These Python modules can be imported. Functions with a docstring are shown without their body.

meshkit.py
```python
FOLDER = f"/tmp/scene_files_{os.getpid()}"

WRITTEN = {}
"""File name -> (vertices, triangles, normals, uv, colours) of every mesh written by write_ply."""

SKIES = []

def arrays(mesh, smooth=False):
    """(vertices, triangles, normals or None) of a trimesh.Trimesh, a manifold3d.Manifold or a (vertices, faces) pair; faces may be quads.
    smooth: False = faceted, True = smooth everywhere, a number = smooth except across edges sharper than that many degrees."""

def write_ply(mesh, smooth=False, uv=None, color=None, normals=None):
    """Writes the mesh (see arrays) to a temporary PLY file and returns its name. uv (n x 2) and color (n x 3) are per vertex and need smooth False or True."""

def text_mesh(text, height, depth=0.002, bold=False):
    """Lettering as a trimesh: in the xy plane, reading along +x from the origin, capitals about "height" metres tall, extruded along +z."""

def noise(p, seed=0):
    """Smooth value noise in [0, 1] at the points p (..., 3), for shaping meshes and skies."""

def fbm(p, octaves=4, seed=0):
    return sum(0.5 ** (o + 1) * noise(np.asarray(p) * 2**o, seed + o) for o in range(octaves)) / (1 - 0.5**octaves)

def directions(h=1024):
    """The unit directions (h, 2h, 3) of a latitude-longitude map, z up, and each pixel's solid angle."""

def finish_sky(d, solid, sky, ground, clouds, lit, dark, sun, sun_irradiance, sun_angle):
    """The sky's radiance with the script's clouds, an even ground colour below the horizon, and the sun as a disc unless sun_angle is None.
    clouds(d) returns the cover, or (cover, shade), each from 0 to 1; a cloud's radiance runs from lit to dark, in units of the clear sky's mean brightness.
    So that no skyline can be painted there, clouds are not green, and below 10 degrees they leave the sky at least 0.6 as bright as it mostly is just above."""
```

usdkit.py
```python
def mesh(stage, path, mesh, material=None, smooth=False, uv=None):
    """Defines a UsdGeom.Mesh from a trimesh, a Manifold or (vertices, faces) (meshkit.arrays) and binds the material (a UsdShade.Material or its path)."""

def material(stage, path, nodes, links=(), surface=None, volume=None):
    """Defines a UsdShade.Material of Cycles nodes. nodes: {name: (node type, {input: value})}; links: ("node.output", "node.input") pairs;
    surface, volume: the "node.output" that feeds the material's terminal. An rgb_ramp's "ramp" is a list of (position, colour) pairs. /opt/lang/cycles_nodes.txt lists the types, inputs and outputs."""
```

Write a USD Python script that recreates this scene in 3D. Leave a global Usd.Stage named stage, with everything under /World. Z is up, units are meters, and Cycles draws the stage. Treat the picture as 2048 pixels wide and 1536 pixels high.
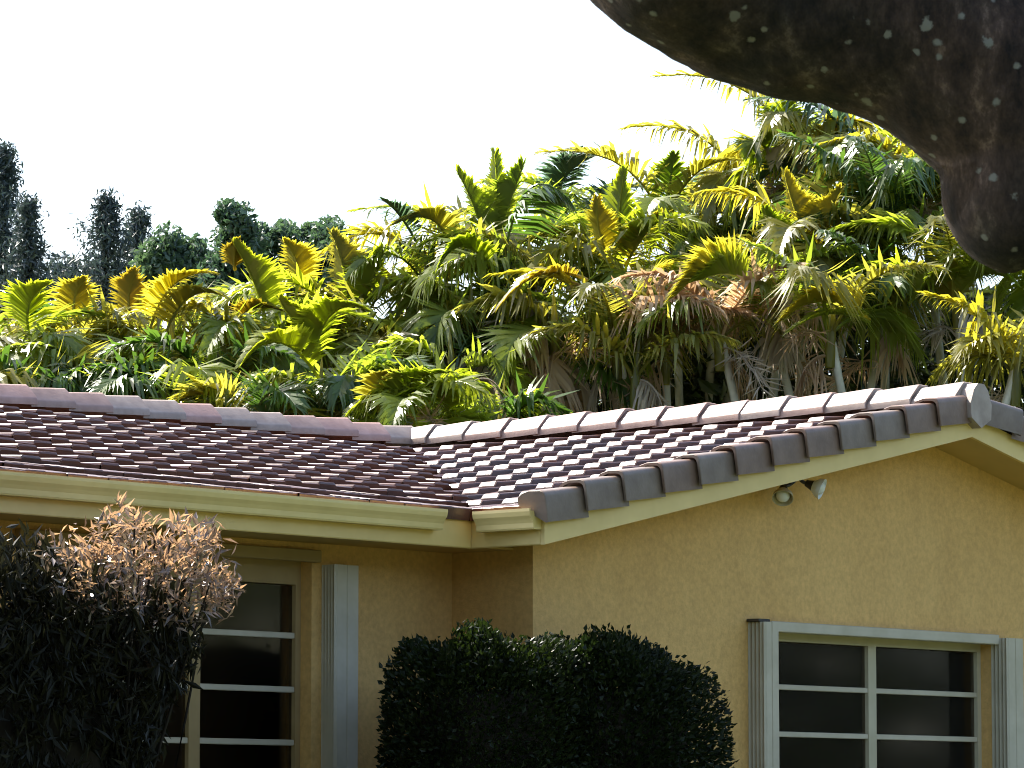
import math, random
import numpy as np, trimesh, manifold3d as m3, usdkit, meshkit
from pxr import Usd, UsdGeom, UsdLux, UsdShade, Gf, Sdf, Vt

stage = Usd.Stage.CreateInMemory()
UsdGeom.SetStageUpAxis(stage, 'Z'); UsdGeom.SetStageMetersPerUnit(stage, 1.0)
UsdGeom.Xform.Define(stage, '/World'); UsdGeom.Scope.Define(stage, '/World/Looks')

# ---------------------------------------------------------------- camera, sky, sun, exposure
YAW, PITCH, FPX = math.radians(40.22), math.radians(5.938), 8505.0      # FPX: focal length in pixels of a 2048 wide picture
EYE = np.array([-19.048, -15.860, 1.114])
EXPOSURE = 1.82
SUN_ELEV, SUN_AZ = math.radians(47), math.radians(88)                   # azimuth from +x, anticlockwise
SUN_INTENSITY, SKY_STRENGTH = 1.2, 0.10
FWD = np.array([math.cos(YAW) * math.cos(PITCH), math.sin(YAW) * math.cos(PITCH), math.sin(PITCH)])
RIGHT = np.array([math.sin(YAW), -math.cos(YAW), 0.0]); UP = np.cross(RIGHT, FWD)
cam = UsdGeom.Camera.Define(stage, '/World/camera')
cam.CreateHorizontalApertureAttr(36.0); cam.CreateVerticalApertureAttr(27.0)
cam.CreateFocalLengthAttr(36.0 * FPX / 2048)
cam.CreateClippingRangeAttr(Gf.Vec2f(0.1, 3000))
cam.CreateExposureAttr(EXPOSURE)
cam.CreateFStopAttr(32.0); cam.CreateFocusDistanceAttr(26.0)
mat = np.eye(4); mat[0, :3], mat[1, :3], mat[2, :3], mat[3, :3] = RIGHT, UP, -FWD, EYE
cam.AddTransformOp().Set(Gf.Matrix4d(mat.tolist()))
SUN = np.array([math.cos(SUN_AZ) * math.cos(SUN_ELEV), math.sin(SUN_AZ) * math.cos(SUN_ELEV), math.sin(SUN_ELEV)])
sun = UsdLux.DistantLight.Define(stage, '/World/sun')
sun.CreateIntensityAttr(SUN_INTENSITY); sun.CreateNormalizeAttr(True); sun.CreateAngleAttr(0.5); sun.CreateColorAttr(Gf.Vec3f(1.0, 0.95, 0.86))
zz = SUN; xx = np.cross([0, 0, 1.0], zz); xx /= np.linalg.norm(xx); yy = np.cross(zz, xx)
mt = np.eye(4); mt[0, :3], mt[1, :3], mt[2, :3] = xx, yy, zz
sun.AddTransformOp().Set(Gf.Matrix4d(mt.tolist()))
sky = UsdLux.DomeLight.Define(stage, '/World/sky')
sky_mat = usdkit.material(stage, '/World/Looks/sky', {
    's': ('sky_texture', {'sky_type': 'single_scattering', 'sun_disc': False, 'sun_elevation': SUN_ELEV, 'sun_rotation': math.atan2(SUN[0], SUN[1]), 'aerosol_density': 2.5}),
    'b': ('background_shader', {'strength': SKY_STRENGTH})}, [('s.color', 'b.color')], surface='b.background')
UsdShade.MaterialBindingAPI.Apply(sky.GetPrim()).Bind(sky_mat)
sky.GetPrim().SetCustomDataByKey('kind', 'structure')

def at(px, py, depth):
    """the world point seen at a pixel of the photograph (2048 wide) at a distance along the view"""
    return EYE + depth * (FWD + RIGHT * (px - 1024) / FPX - UP * (py - 768) / FPX)
def on_y(px, py, y):
    d = at(px, py, 1.0) - EYE
    return EYE + d * (y - EYE[1]) / d[1]

# ---------------------------------------------------------------- materials
def mk(name, nodes, links, surface): return usdkit.material(stage, '/World/Looks/' + name, nodes, links, surface=surface)

def rough_mat(name, c1, c2, scale=6, rough=0.7, bump=0.2, bscale=60, bdist=0.01, spec=0.5, detail=5, coat=0.0):
    return mk(name, {
        'g': ('geometry', {}),
        'n': ('noise_texture', {'scale': scale, 'detail': detail, 'roughness': 0.6}),
        'r': ('rgb_ramp', {'ramp': [(0.3, c1), (0.7, c2)]}),
        'n2': ('noise_texture', {'scale': bscale, 'detail': 4, 'roughness': 0.65}),
        'b': ('bump', {'strength': bump, 'distance': bdist}),
        'p': ('principled_bsdf', {'roughness': rough, 'specular_ior_level': spec, 'coat_weight': coat})},
        [('g.position', 'n.vector'), ('g.position', 'n2.vector'), ('n.fac', 'r.fac'), ('r.color', 'p.base_color'),
         ('n2.fac', 'b.height'), ('b.normal', 'p.normal')], 'p.BSDF')

def leaf_mat(name, c1, c2, trans, tmix=0.54, rough=0.32, scale=1.6, spec=0.7):
    return mk(name, {
        'g': ('geometry', {}), 'o': ('object_info', {}),
        'n': ('noise_texture', {'scale': scale, 'detail': 3}),
        'a': ('math', {'math_type': 'multiply_add', 'value2': 0.35}),
        'r': ('rgb_ramp', {'ramp': [(0.3, c1), (0.85, c2)]}),
        'p': ('principled_bsdf', {'roughness': rough, 'specular_ior_level': spec}),
        'hv': ('hsv', {'saturation': 1.0, 'value': 1.0}),
        'mx': ('mix', {'mix_type': 'multiply', 'fac': 1.0, 'color2': trans}),
        't': ('translucent_bsdf', {}), 'm': ('mix_closure', {'fac': tmix})},
        [('g.position', 'n.vector'), ('o.random', 'a.value1'), ('n.fac', 'a.value3'), ('a.value', 'r.fac'), ('r.color', 'p.base_color'),
         ('r.color', 'mx.color1'), ('mx.color', 't.color'), ('p.BSDF', 'm.closure1'), ('t.BSDF', 'm.closure2')], 'm.closure')

M = {}
# painted stucco: fine sand grain, faint stains
M['stucco'] = mk('stucco', {
    'g': ('geometry', {}),
    'n': ('noise_texture', {'scale': 1.1, 'detail': 6, 'roughness': 0.6}),
    'nf': ('noise_texture', {'scale': 28, 'detail': 4, 'roughness': 0.7}),
    'r': ('rgb_ramp', {'ramp': [(0.25, (0.62, 0.365, 0.120)), (0.75, (0.74, 0.46, 0.165))]}),
    'r2': ('rgb_ramp', {'ramp': [(0.3, (0.82, 0.80, 0.76)), (0.7, (1.08, 1.06, 1.04))]}),
    'mm': ('mix', {'mix_type': 'multiply', 'fac': 1.0}),
    'ms': ('mapping', {'scale': (3.0, 3.0, 0.5)}), 'ns': ('noise_texture', {'scale': 1.6, 'detail': 5, 'roughness': 0.65}),
    'rs': ('rgb_ramp', {'ramp': [(0.34, (0.84, 0.82, 0.80)), (0.55, (1.0, 1.0, 1.0))]}), 'mk': ('mix', {'mix_type': 'multiply', 'fac': 0.35}),
    'n2': ('noise_texture', {'scale': 70, 'detail': 5, 'roughness': 0.7}),
    'b': ('bump', {'strength': 0.6, 'distance': 0.008}),
    'p': ('principled_bsdf', {'roughness': 0.8, 'specular_ior_level': 0.3})},
    [('g.position', 'n.vector'), ('g.position', 'nf.vector'), ('g.position', 'n2.vector'), ('n.fac', 'r.fac'), ('nf.fac', 'r2.fac'), ('r.color', 'mm.color1'),
     ('r2.color', 'mm.color2'), ('g.position', 'ms.vector'), ('ms.vector', 'ns.vector'), ('ns.fac', 'rs.fac'), ('mm.color', 'mk.color1'), ('rs.color', 'mk.color2'), ('mk.color', 'p.base_color'), ('n2.fac', 'b.height'), ('b.normal', 'p.normal')], 'p.BSDF')
M['trim'] = rough_mat('trim', (0.65, 0.465, 0.17), (0.75, 0.545, 0.21), scale=3, rough=0.5, bump=0.1, bscale=25)
M['gutter'] = rough_mat('gutter', (0.65, 0.485, 0.19), (0.75, 0.565, 0.23), scale=4, rough=0.4, bump=0.06, bscale=12)
M['soffit'] = rough_mat('soffit', (0.50, 0.33, 0.11), (0.58, 0.38, 0.13), scale=3, rough=0.7)
M['shutter'] = rough_mat('shutter', (0.42, 0.36, 0.25), (0.52, 0.45, 0.33), scale=5, rough=0.5, bump=0.08)
M['frame'] = rough_mat('frame', (0.42, 0.36, 0.23), (0.50, 0.43, 0.29), scale=5, rough=0.5, bump=0.08)
M['reveal'] = rough_mat('reveal', (0.30, 0.20, 0.08), (0.36, 0.245, 0.10), scale=5, rough=0.7)
M['interior'] = rough_mat('interior', (0.36, 0.29, 0.22), (0.46, 0.38, 0.30), scale=2, rough=0.9)
M['pane'] = mk('pane', {'t': ('transparent_bsdf', {'color': (0.62, 0.58, 0.53)}), 'g': ('glossy_bsdf', {'roughness': 0.08, 'color': (0.9, 0.9, 0.9)}),
    'f': ('fresnel', {'IOR': 1.35}), 'm': ('mix_closure', {})}, [('f.fac', 'm.fac'), ('t.BSDF', 'm.closure1'), ('g.BSDF', 'm.closure2')], 'm.closure')
TILE = []
for i, (a, b) in enumerate([((0.054, 0.017, 0.008), (0.094, 0.031, 0.014)), ((0.062, 0.021, 0.011), (0.108, 0.038, 0.019)), ((0.042, 0.019, 0.013), (0.075, 0.034, 0.024)), ((0.075, 0.030, 0.020), (0.12, 0.052, 0.036))]):
    TILE.append(rough_mat('roof_tile_%d' % i if i else 'roof_tile', a, b, scale=9, rough=0.38, bump=0.2, bscale=50, bdist=0.006, spec=0.5))
CAP = [rough_mat('cap_tile', (0.25, 0.155, 0.12), (0.37, 0.245, 0.195), scale=8, rough=0.42, bump=0.2, bscale=45, bdist=0.006),
       rough_mat('cap_tile_pink', (0.31, 0.175, 0.135), (0.43, 0.265, 0.215), scale=8, rough=0.42, bump=0.2, bscale=45, bdist=0.006),
       rough_mat('cap_tile_grey', (0.25, 0.185, 0.145), (0.37, 0.29, 0.235), scale=8, rough=0.42, bump=0.2, bscale=45, bdist=0.006)]
RAKE = [rough_mat('rake_tile', (0.12, 0.070, 0.046), (0.19, 0.118, 0.082), scale=8, rough=0.42, bump=0.25, bscale=45, bdist=0.006),
        rough_mat('rake_tile_grey', (0.13, 0.088, 0.062), (0.19, 0.138, 0.102), scale=8, rough=0.42, bump=0.25, bscale=45, bdist=0.006)]
M['deck'] = rough_mat('deck', (0.035, 0.02, 0.017), (0.06, 0.03, 0.026), scale=6, rough=0.8)
M['lawn'] = rough_mat('lawn', (0.05, 0.075, 0.018), (0.10, 0.11, 0.035), scale=1.4, rough=0.9, bump=0.5, bscale=40, bdist=0.03)
M['metal_dark'] = rough_mat('metal_dark', (0.02, 0.016, 0.012), (0.035, 0.03, 0.025), scale=20, rough=0.45)
M['metal_white'] = rough_mat('metal_white', (0.72, 0.74, 0.76), (0.80, 0.82, 0.84), scale=20, rough=0.35)
M['bulb'] = mk('bulb', {'p': ('principled_bsdf', {'base_color': (0.7, 0.68, 0.6), 'roughness': 0.2})}, [], 'p.BSDF')
M['bark'] = mk('bark', {
    'g': ('geometry', {}),
    'mp': ('mapping', {'scale': (1.0, 1.0, 0.45)}),
    'n': ('noise_texture', {'scale': 13, 'detail': 10, 'roughness': 0.78}),
    'r': ('rgb_ramp', {'ramp': [(0.34, (0.006, 0.0045, 0.004)), (0.47, (0.045, 0.032, 0.024)), (0.56, (0.085, 0.063, 0.050)), (0.68, (0.26, 0.21, 0.17))]}),
    'nb': ('noise_texture', {'scale': 2.0, 'detail': 4, 'roughness': 0.6}),
    'rb': ('rgb_ramp', {'ramp': [(0.40, (0.55, 0.58, 0.56)), (0.60, (1.25, 1.0, 0.86))]}),
    'tn': ('mix', {'mix_type': 'multiply', 'fac': 1.0}),
    'v': ('voronoi_texture', {'scale': 10, 'randomness': 1.0}), 'v2': ('voronoi_texture', {'scale': 24, 'randomness': 1.0}),
    'vw': ('noise_texture', {'scale': 26, 'detail': 4, 'roughness': 0.7}),
    'va': ('math', {'math_type': 'multiply_add', 'value2': 0.55}), 'va2': ('math', {'math_type': 'multiply_add', 'value2': 0.55}),
    'vt': ('rgb_ramp', {'ramp': [(0.345, (1, 1, 1)), (0.40, (0, 0, 0))]}), 'vt2': ('rgb_ramp', {'ramp': [(0.40, (1, 1, 1)), (0.50, (0, 0, 0))]}),
    'sel': ('separate_color', {}), 'th': ('math', {'math_type': 'greater_than', 'value2': 0.45}),
    'sel2': ('separate_color', {}), 'th2': ('math', {'math_type': 'greater_than', 'value2': 0.66}),
    'mu': ('math', {'math_type': 'multiply'}), 'mu2': ('math', {'math_type': 'multiply'}), 'mm': ('math', {'math_type': 'maximum'}),
    'mx': ('mix', {'mix_type': 'mix', 'color2': (0.30, 0.28, 0.23)}),
    'n2': ('noise_texture', {'scale': 16, 'detail': 8, 'roughness': 0.75}),
    'b': ('bump', {'strength': 1.0, 'distance': 0.06}),
    'p': ('principled_bsdf', {'roughness': 0.85, 'specular_ior_level': 0.25})},
    [('g.position', 'mp.vector'), ('mp.vector', 'n.vector'), ('n.fac', 'r.fac'), ('g.position', 'nb.vector'), ('nb.fac', 'rb.fac'), ('r.color', 'tn.color1'), ('rb.color', 'tn.color2'),
     ('g.position', 'v.vector'), ('g.position', 'v2.vector'), ('g.position', 'vw.vector'), ('vw.fac', 'va.value1'), ('v.distance', 'va.value3'), ('vw.fac', 'va2.value1'), ('v2.distance', 'va2.value3'),
     ('va.value', 'vt.fac'), ('va2.value', 'vt2.fac'), ('v.color', 'sel.color'), ('sel.r', 'th.value1'), ('v2.color', 'sel2.color'), ('sel2.g', 'th2.value1'),
     ('vt.color', 'mu.value1'), ('th.value', 'mu.value2'), ('vt2.color', 'mu2.value1'), ('th2.value', 'mu2.value2'), ('mu.value', 'mm.value1'), ('mu2.value', 'mm.value2'),
     ('tn.color', 'mx.color1'), ('mm.value', 'mx.fac'), ('mx.color', 'p.base_color'), ('mp.vector', 'n2.vector'), ('n2.fac', 'b.height'), ('b.normal', 'p.normal')], 'p.BSDF')
M['stem'] = rough_mat('stem', (0.16, 0.15, 0.09), (0.34, 0.32, 0.24), scale=5, rough=0.7, bump=0.3, bscale=25)
M['stem_pale'] = rough_mat('stem_pale', (0.30, 0.29, 0.22), (0.50, 0.48, 0.40), scale=5, rough=0.6, bump=0.3, bscale=25)
M['twig'] = rough_mat('twig', (0.014, 0.011, 0.008), (0.030, 0.024, 0.016), scale=9, rough=1.0, spec=0.05)
T = (3.0, 2.6, 1.0)
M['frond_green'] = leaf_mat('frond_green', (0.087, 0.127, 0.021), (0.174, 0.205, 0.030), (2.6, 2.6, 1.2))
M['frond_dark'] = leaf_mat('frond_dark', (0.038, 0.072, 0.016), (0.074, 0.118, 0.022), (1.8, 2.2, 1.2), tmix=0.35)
M['frond_olive'] = leaf_mat('frond_olive', (0.124, 0.131, 0.030), (0.208, 0.200, 0.048), (2.4, 2.3, 1.0))
M['frond_lime'] = leaf_mat('frond_lime', (0.120, 0.167, 0.014), (0.192, 0.213, 0.022), (2.5, 2.5, 1.0), tmix=0.55)
M['frond_yellow'] = leaf_mat('frond_yellow', (0.180, 0.180, 0.023), (0.252, 0.240, 0.039), (2.4, 2.2, 0.9), tmix=0.55)
M['frond_orange'] = leaf_mat('frond_orange', (0.18, 0.16, 0.022), (0.24, 0.2, 0.03), (2.2, 2.0, 0.8), tmix=0.5)
M['frond_blue'] = leaf_mat('frond_blue', (0.045, 0.085, 0.045), (0.075, 0.115, 0.065), (2.0, 2.2, 1.8), tmix=0.35, rough=0.3)
M['dead_brown'] = leaf_mat('dead_brown', (0.26, 0.175, 0.095), (0.46, 0.34, 0.21), (1.6, 1.4, 1.2), tmix=0.3, rough=0.7)
M['dead_grey'] = leaf_mat('dead_grey', (0.32, 0.265, 0.2), (0.54, 0.46, 0.37), (1.3, 1.25, 1.2), tmix=0.25, rough=0.7)
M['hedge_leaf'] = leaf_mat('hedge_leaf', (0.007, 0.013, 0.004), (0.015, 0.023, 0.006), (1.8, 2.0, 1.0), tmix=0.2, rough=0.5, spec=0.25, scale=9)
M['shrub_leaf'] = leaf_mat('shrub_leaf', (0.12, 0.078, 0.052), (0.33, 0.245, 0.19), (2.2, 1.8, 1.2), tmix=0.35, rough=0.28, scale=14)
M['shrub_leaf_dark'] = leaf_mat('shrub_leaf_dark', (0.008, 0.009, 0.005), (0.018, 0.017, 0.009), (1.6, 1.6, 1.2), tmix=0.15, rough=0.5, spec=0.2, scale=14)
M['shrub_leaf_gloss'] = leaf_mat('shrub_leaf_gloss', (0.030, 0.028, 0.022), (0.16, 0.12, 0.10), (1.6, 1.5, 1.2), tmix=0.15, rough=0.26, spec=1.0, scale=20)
M['tree_leaf'] = leaf_mat('tree_leaf', (0.032, 0.065, 0.042), (0.075, 0.115, 0.06), (1.8, 2.0, 1.4), tmix=0.3, scale=0.8)
M['conifer_leaf'] = leaf_mat('conifer_leaf', (0.02, 0.032, 0.033), (0.042, 0.062, 0.058), (1.5, 1.6, 1.4), tmix=0.2, scale=0.8)
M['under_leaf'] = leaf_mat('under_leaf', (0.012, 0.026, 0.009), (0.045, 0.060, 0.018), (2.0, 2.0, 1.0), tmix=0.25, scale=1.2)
M['oak_leaf'] = leaf_mat('oak_leaf', (0.030, 0.050, 0.014), (0.06, 0.085, 0.024), (2.0, 2.0, 1.0), tmix=0.3)

# ---------------------------------------------------------------- prim helpers
used = {}
def numbered(path):
    n = used.get(path, 0); used[path] = n + 1
    return path if n == 0 else '%s_%03d' % (path, n)
def tag(prim, label=None, cat=None, group=None, kind=None):
    for k, v in (('label', label), ('category', cat), ('group', group), ('kind', kind)):
        if v: prim.SetCustomDataByKey(k, v)
    return prim
def obj(name, mesh, material, parent=None, smooth=False, label=None):
    path = numbered((str(parent.GetPath()) if parent else '/World') + '/' + name)
    p = usdkit.mesh(stage, path, mesh, material, smooth=smooth).GetPrim()
    if label: p.SetCustomDataByKey('label', label)
    return p
def thing(name, label, cat, loc=(0, 0, 0), group=None):
    x = UsdGeom.Xform.Define(stage, numbered('/World/' + name)); x.AddTranslateOp().Set(Gf.Vec3d(*map(float, loc)))
    x.GetPrim().SetCustomDataByKey('_o', Gf.Vec3d(*map(float, loc)))
    return tag(x.GetPrim(), label, cat, group)
def shifted(mesh, o):
    v, f = (np.asarray(mesh[0], float), mesh[1]) if isinstance(mesh, tuple) else (mesh.vertices, mesh.faces)
    return (v - np.asarray(o), f)
def oriented(v, f, a, b, c):
    return (v, f if np.dot(np.cross(a, b), c) > 0 else f[:, ::-1])
def tri(mani):
    m = mani.to_mesh(); return trimesh.Trimesh(np.array(m.vert_properties[:, :3], float), np.array(m.tri_verts), process=False)
def cube(x0, x1, y0, y1, z0, z1): return m3.Manifold.cube((x1 - x0, y1 - y0, z1 - z0)).translate((x0, y0, z0))
def bevel_box(x0, x1, y0, y1, z0, z1, b=0.006):
    pts = []
    for i in range(3):
        g = [0, 0, 0]; g = [b, b, b]; g[i] = 0
        for x in (x0 + g[0], x1 - g[0]):
            for y in (y0 + g[1], y1 - g[1]):
                for z in (z0 + g[2], z1 - g[2]): pts.append((x, y, z))
    return tri(m3.Manifold.hull_points(np.array(pts)))
def extrude(poly, h):
    """polygon in (a, b) extruded along c by h -> Manifold with axes (a, b, c)"""
    cs = m3.CrossSection([np.array(poly, float)], m3.FillRule.NonZero)
    return cs.extrude(h)
def prism_y(poly_xz, y0, y1):      # polygon in x, z extruded along y
    m = extrude([(x, z) for x, z in poly_xz], y1 - y0)              # (x, z, y')
    return m.transform(np.array([[1, 0, 0, 0], [0, 0, -1, y1], [0, 1, 0, 0]], float))
def prism_x(poly_yz, x0, x1):
    m = extrude([(y, z) for y, z in poly_yz], x1 - x0)
    return m.transform(np.array([[0, 0, 1, x0], [1, 0, 0, 0], [0, 1, 0, 0]], float))
def cat(meshes):
    vs, fs, n = [], [], 0
    for v, f in meshes:
        vs.append(v); fs.append(np.asarray(f) + n); n += len(v)
    return np.vstack(vs), np.vstack(fs)
def tube(pts, rad, sides=7):
    p = np.asarray(pts, float); rad = np.broadcast_to(np.asarray(rad, float), (len(p),))
    t = np.gradient(p, axis=0); t /= np.linalg.norm(t, axis=1, keepdims=True) + 1e-12
    a = np.cross(t, np.where(np.abs(t[:, 2:]) < 0.9, [0, 0, 1.0], [1.0, 0, 0])); a /= np.linalg.norm(a, axis=1, keepdims=True) + 1e-12
    b = np.cross(t, a); ang = np.arange(sides) * 2 * np.pi / sides
    v = p[:, None] + rad[:, None, None] * (np.cos(ang)[None, :, None] * a[:, None] + np.sin(ang)[None, :, None] * b[:, None])
    i, j = np.meshgrid(np.arange(len(p) - 1), np.arange(sides), indexing='ij')
    q = np.stack([i * sides + j, i * sides + (j + 1) % sides, (i + 1) * sides + (j + 1) % sides, (i + 1) * sides + j], -1).reshape(-1, 4)
    return v.reshape(-1, 3), np.vstack([q[:, [0, 1, 2]], q[:, [0, 2, 3]]])
def bez(a, b, c, n):
    s = np.linspace(0, 1, n)[:, None]
    return (1 - s) ** 2 * np.asarray(a) + 2 * s * (1 - s) * np.asarray(b) + s ** 2 * np.asarray(c)
def leaves(c, size, aspect, rng, up=0.0, out=None, dirs=None, fold=0.15, pointed=True):
    """one folded leaf (4 triangles) at each centre; dirs: the way the leaf points"""
    n = len(c); size = np.broadcast_to(size, (n,))
    d = rng.normal(size=(n, 3)) if dirs is None else dirs + 0.35 * rng.normal(size=(n, 3))
    d[:, 2] += up; d /= np.linalg.norm(d, axis=1, keepdims=True)
    k = rng.normal(size=(n, 3)) if out is None else out + 0.6 * rng.normal(size=(n, 3))
    s = np.cross(d, k); s /= np.linalg.norm(s, axis=1, keepdims=True) + 1e-9
    nn = np.cross(s, d)
    L = size[:, None]; W = L * aspect
    v = np.stack([c - d * L * .5, c + s * W * .5 + nn * W * fold - d * L * .05, c + d * L * .5 - nn * L * 0.08, c - s * W * .5 + nn * W * fold - d * L * .05], 1).reshape(-1, 3)
    b = np.arange(n)[:, None] * 4
    return v, np.vstack([b + [0, 1, 2], b + [0, 2, 3]])

# ---------------------------------------------------------------- ground
g = trimesh.creation.box((900, 900, 0.2)); g.apply_translation((60, 60, -0.1))
tag(obj('lawn', g, M['lawn']), kind='structure')

# ---------------------------------------------------------------- house
Z0, W, D, SL = 2.75, 4.45, 5.01, 0.2114         # eave height, half width of a wing, depth of the ridge crossing, roof slope
P = D - W                                        # front eave of the left wing
LEFT = -13.0
WX, WY, LY = 0.42, 0.44, 1.08                    # wall planes: gable wing side, gable front, left wing front
HB, HT = 0.03, 0.19                              # roof slab underside and top, measured from the eave line
house = thing('house', 'yellow stucco house with brown tile roof and a gable wing', 'house')
rng = np.random.default_rng(5)
H = W * SL
def chevron(a, b): return [(0, Z0 + a), (W, Z0 + H + a), (2 * W, Z0 + a), (2 * W, Z0 + b), (W, Z0 + H + b), (0, Z0 + b)]
back = D + W
gab = prism_y([(0.032, Z0 + HB)] + chevron(HB, HT)[1:2] + [(2 * W - 0.032, Z0 + HB), (2 * W - 0.032, Z0 + HT)] + chevron(HB, HT)[4:5] + [(0.032, Z0 + HT)], 0.032, back)
lef = prism_x([(y + P, z) for y, z in [(0.032, Z0 + HB)] + chevron(HB, HT)[1:-1] + [(0.032, Z0 + HT)]], LEFT, W)
def plan(poly, z0=0, z1=9): return extrude(poly, z1 - z0).translate((0, 0, z0))
lef = lef - plan([(0.0, P - 1), (W + 1, P - 1), (W + 1, D + 1), (W + .01, D), (0.03, P)])
gab = gab - plan([(-1, P + 1.03), (-1, back + 1), (W, back + 1), (W, D + 0.03)])
roof = obj('roof', tri(gab + lef), M['deck'], house)

def gable_poly(): return [(WX, 0), (2 * W - WX, 0), (2 * W - WX, Z0 + HB + WX * SL), (W, Z0 + HB + H), (WX, Z0 + HB + WX * SL)]
# windows: gable window opening, left window opening (on their wall planes)
GW = dict(x0=2.80, x1=5.30, z0=1.06, z1=2.40)
LWx0, LWx1, LWz0, LWz1 = -3.20, -0.83, 0.95, 2.66
gw = prism_y(gable_poly(), WY, WY + 0.2) - cube(GW['x0'], GW['x1'], 0, 1, GW['z0'], GW['z1'])
obj('wall', tri(gw), M['stucco'], house)
side_top = Z0 + HB + WX * SL - 0.002
obj('wall', tri(cube(WX, WX + 0.2, WY + 0.2, LY + 0.2, 0, side_top)), M['stucco'], house)
lw_top = Z0 + HB + (LY - P) * SL - 0.002
lw = cube(LEFT + 0.4, WX, LY, LY + 0.2, 0, lw_top) - cube(LWx0, LWx1, 0, 3, LWz0, LWz1)
obj('wall', tri(lw), M['stucco'], house)
obj('wall', tri(cube(LEFT + 0.2, LEFT + 0.4, LY, back - 0.5, 0, Z0 + 0.1)), M['stucco'], house)
obj('wall', tri(cube(LEFT + 0.4, 2 * W - WX - 0.2, back - 0.7, back - 0.5, 0, Z0 + 0.1)), M['stucco'], house)
obj('wall', tri(cube(2 * W - WX - 0.2, 2 * W - WX, WY + 0.2, back - 0.5, 0, side_top)), M['stucco'], house)
obj('ceiling', tri(cube(LEFT + 0.42, 2 * W - WX - 0.22, LY + 0.22, back - 0.72, 2.70, 2.72)), M['interior'], house)
obj('room_wall', tri(cube(LEFT + 0.42, 2 * W - WX - 0.22, 2.2, 2.24, 0.02, 2.69)), M['interior'], house)
obj('room_floor', tri(cube(LEFT + 0.42, 2 * W - WX - 0.22, LY + 0.21, 2.19, 0.01, 0.06)), M['interior'], house)

# fascia boards
def rake_board(sgn, a, b, y0, y1, ins=0.0):
    xs = (ins, W) if sgn > 0 else (W, 2 * W - ins)
    zf = lambda x: Z0 + SL * (x if x <= W else 2 * W - x)
    return tri(prism_y([(xs[0], zf(xs[0]) + a), (xs[1], zf(xs[1]) + a), (xs[1], zf(xs[1]) + b), (xs[0], zf(xs[0]) + b)], y0, y1))
for s in (1, -1): obj('rake_fascia', rake_board(s, 0.0, 0.145, 0.0, 0.028), M['trim'], house)
for s in (1, -1): obj('soffit', rake_board(s, 0.012, 0.027, 0.03, WY - 0.002, 0.031), M['soffit'], house)
obj('fascia', bevel_box(LEFT, -0.002, P, P + 0.028, Z0, Z0 + 0.185), M['trim'], house)
obj('soffit', tri(cube(LEFT, WX - 0.002, P + 0.03, LY - 0.002, Z0 + 0.012, Z0 + 0.027)), M['soffit'], house)
obj('fascia', bevel_box(0.0, 0.028, 0.03, P + 0.026, Z0, Z0 + 0.185), M['trim'], house)
def gutter_profile():   # (outward distance, z)
    return [(0.0, 0.088), (0.068, 0.088), (0.074, 0.098), (0.076, 0.125), (0.088, 0.145), (0.104, 0.165), (0.112, 0.190), (0.112, 0.208), (0.100, 0.208), (0.100, 0.195), (0.010, 0.195), (0.0, 0.205)]
gp = gutter_profile()
obj('gutter', tri(prism_x([(P - 0.002 - o, Z0 + z) for o, z in gp][::-1], LEFT, -0.345)), M['gutter'], house)
obj('gutter', tri(prism_y([(-0.002 - o, Z0 + z) for o, z in gp][::-1], 0.02, 0.46)), M['gutter'], house)

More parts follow.
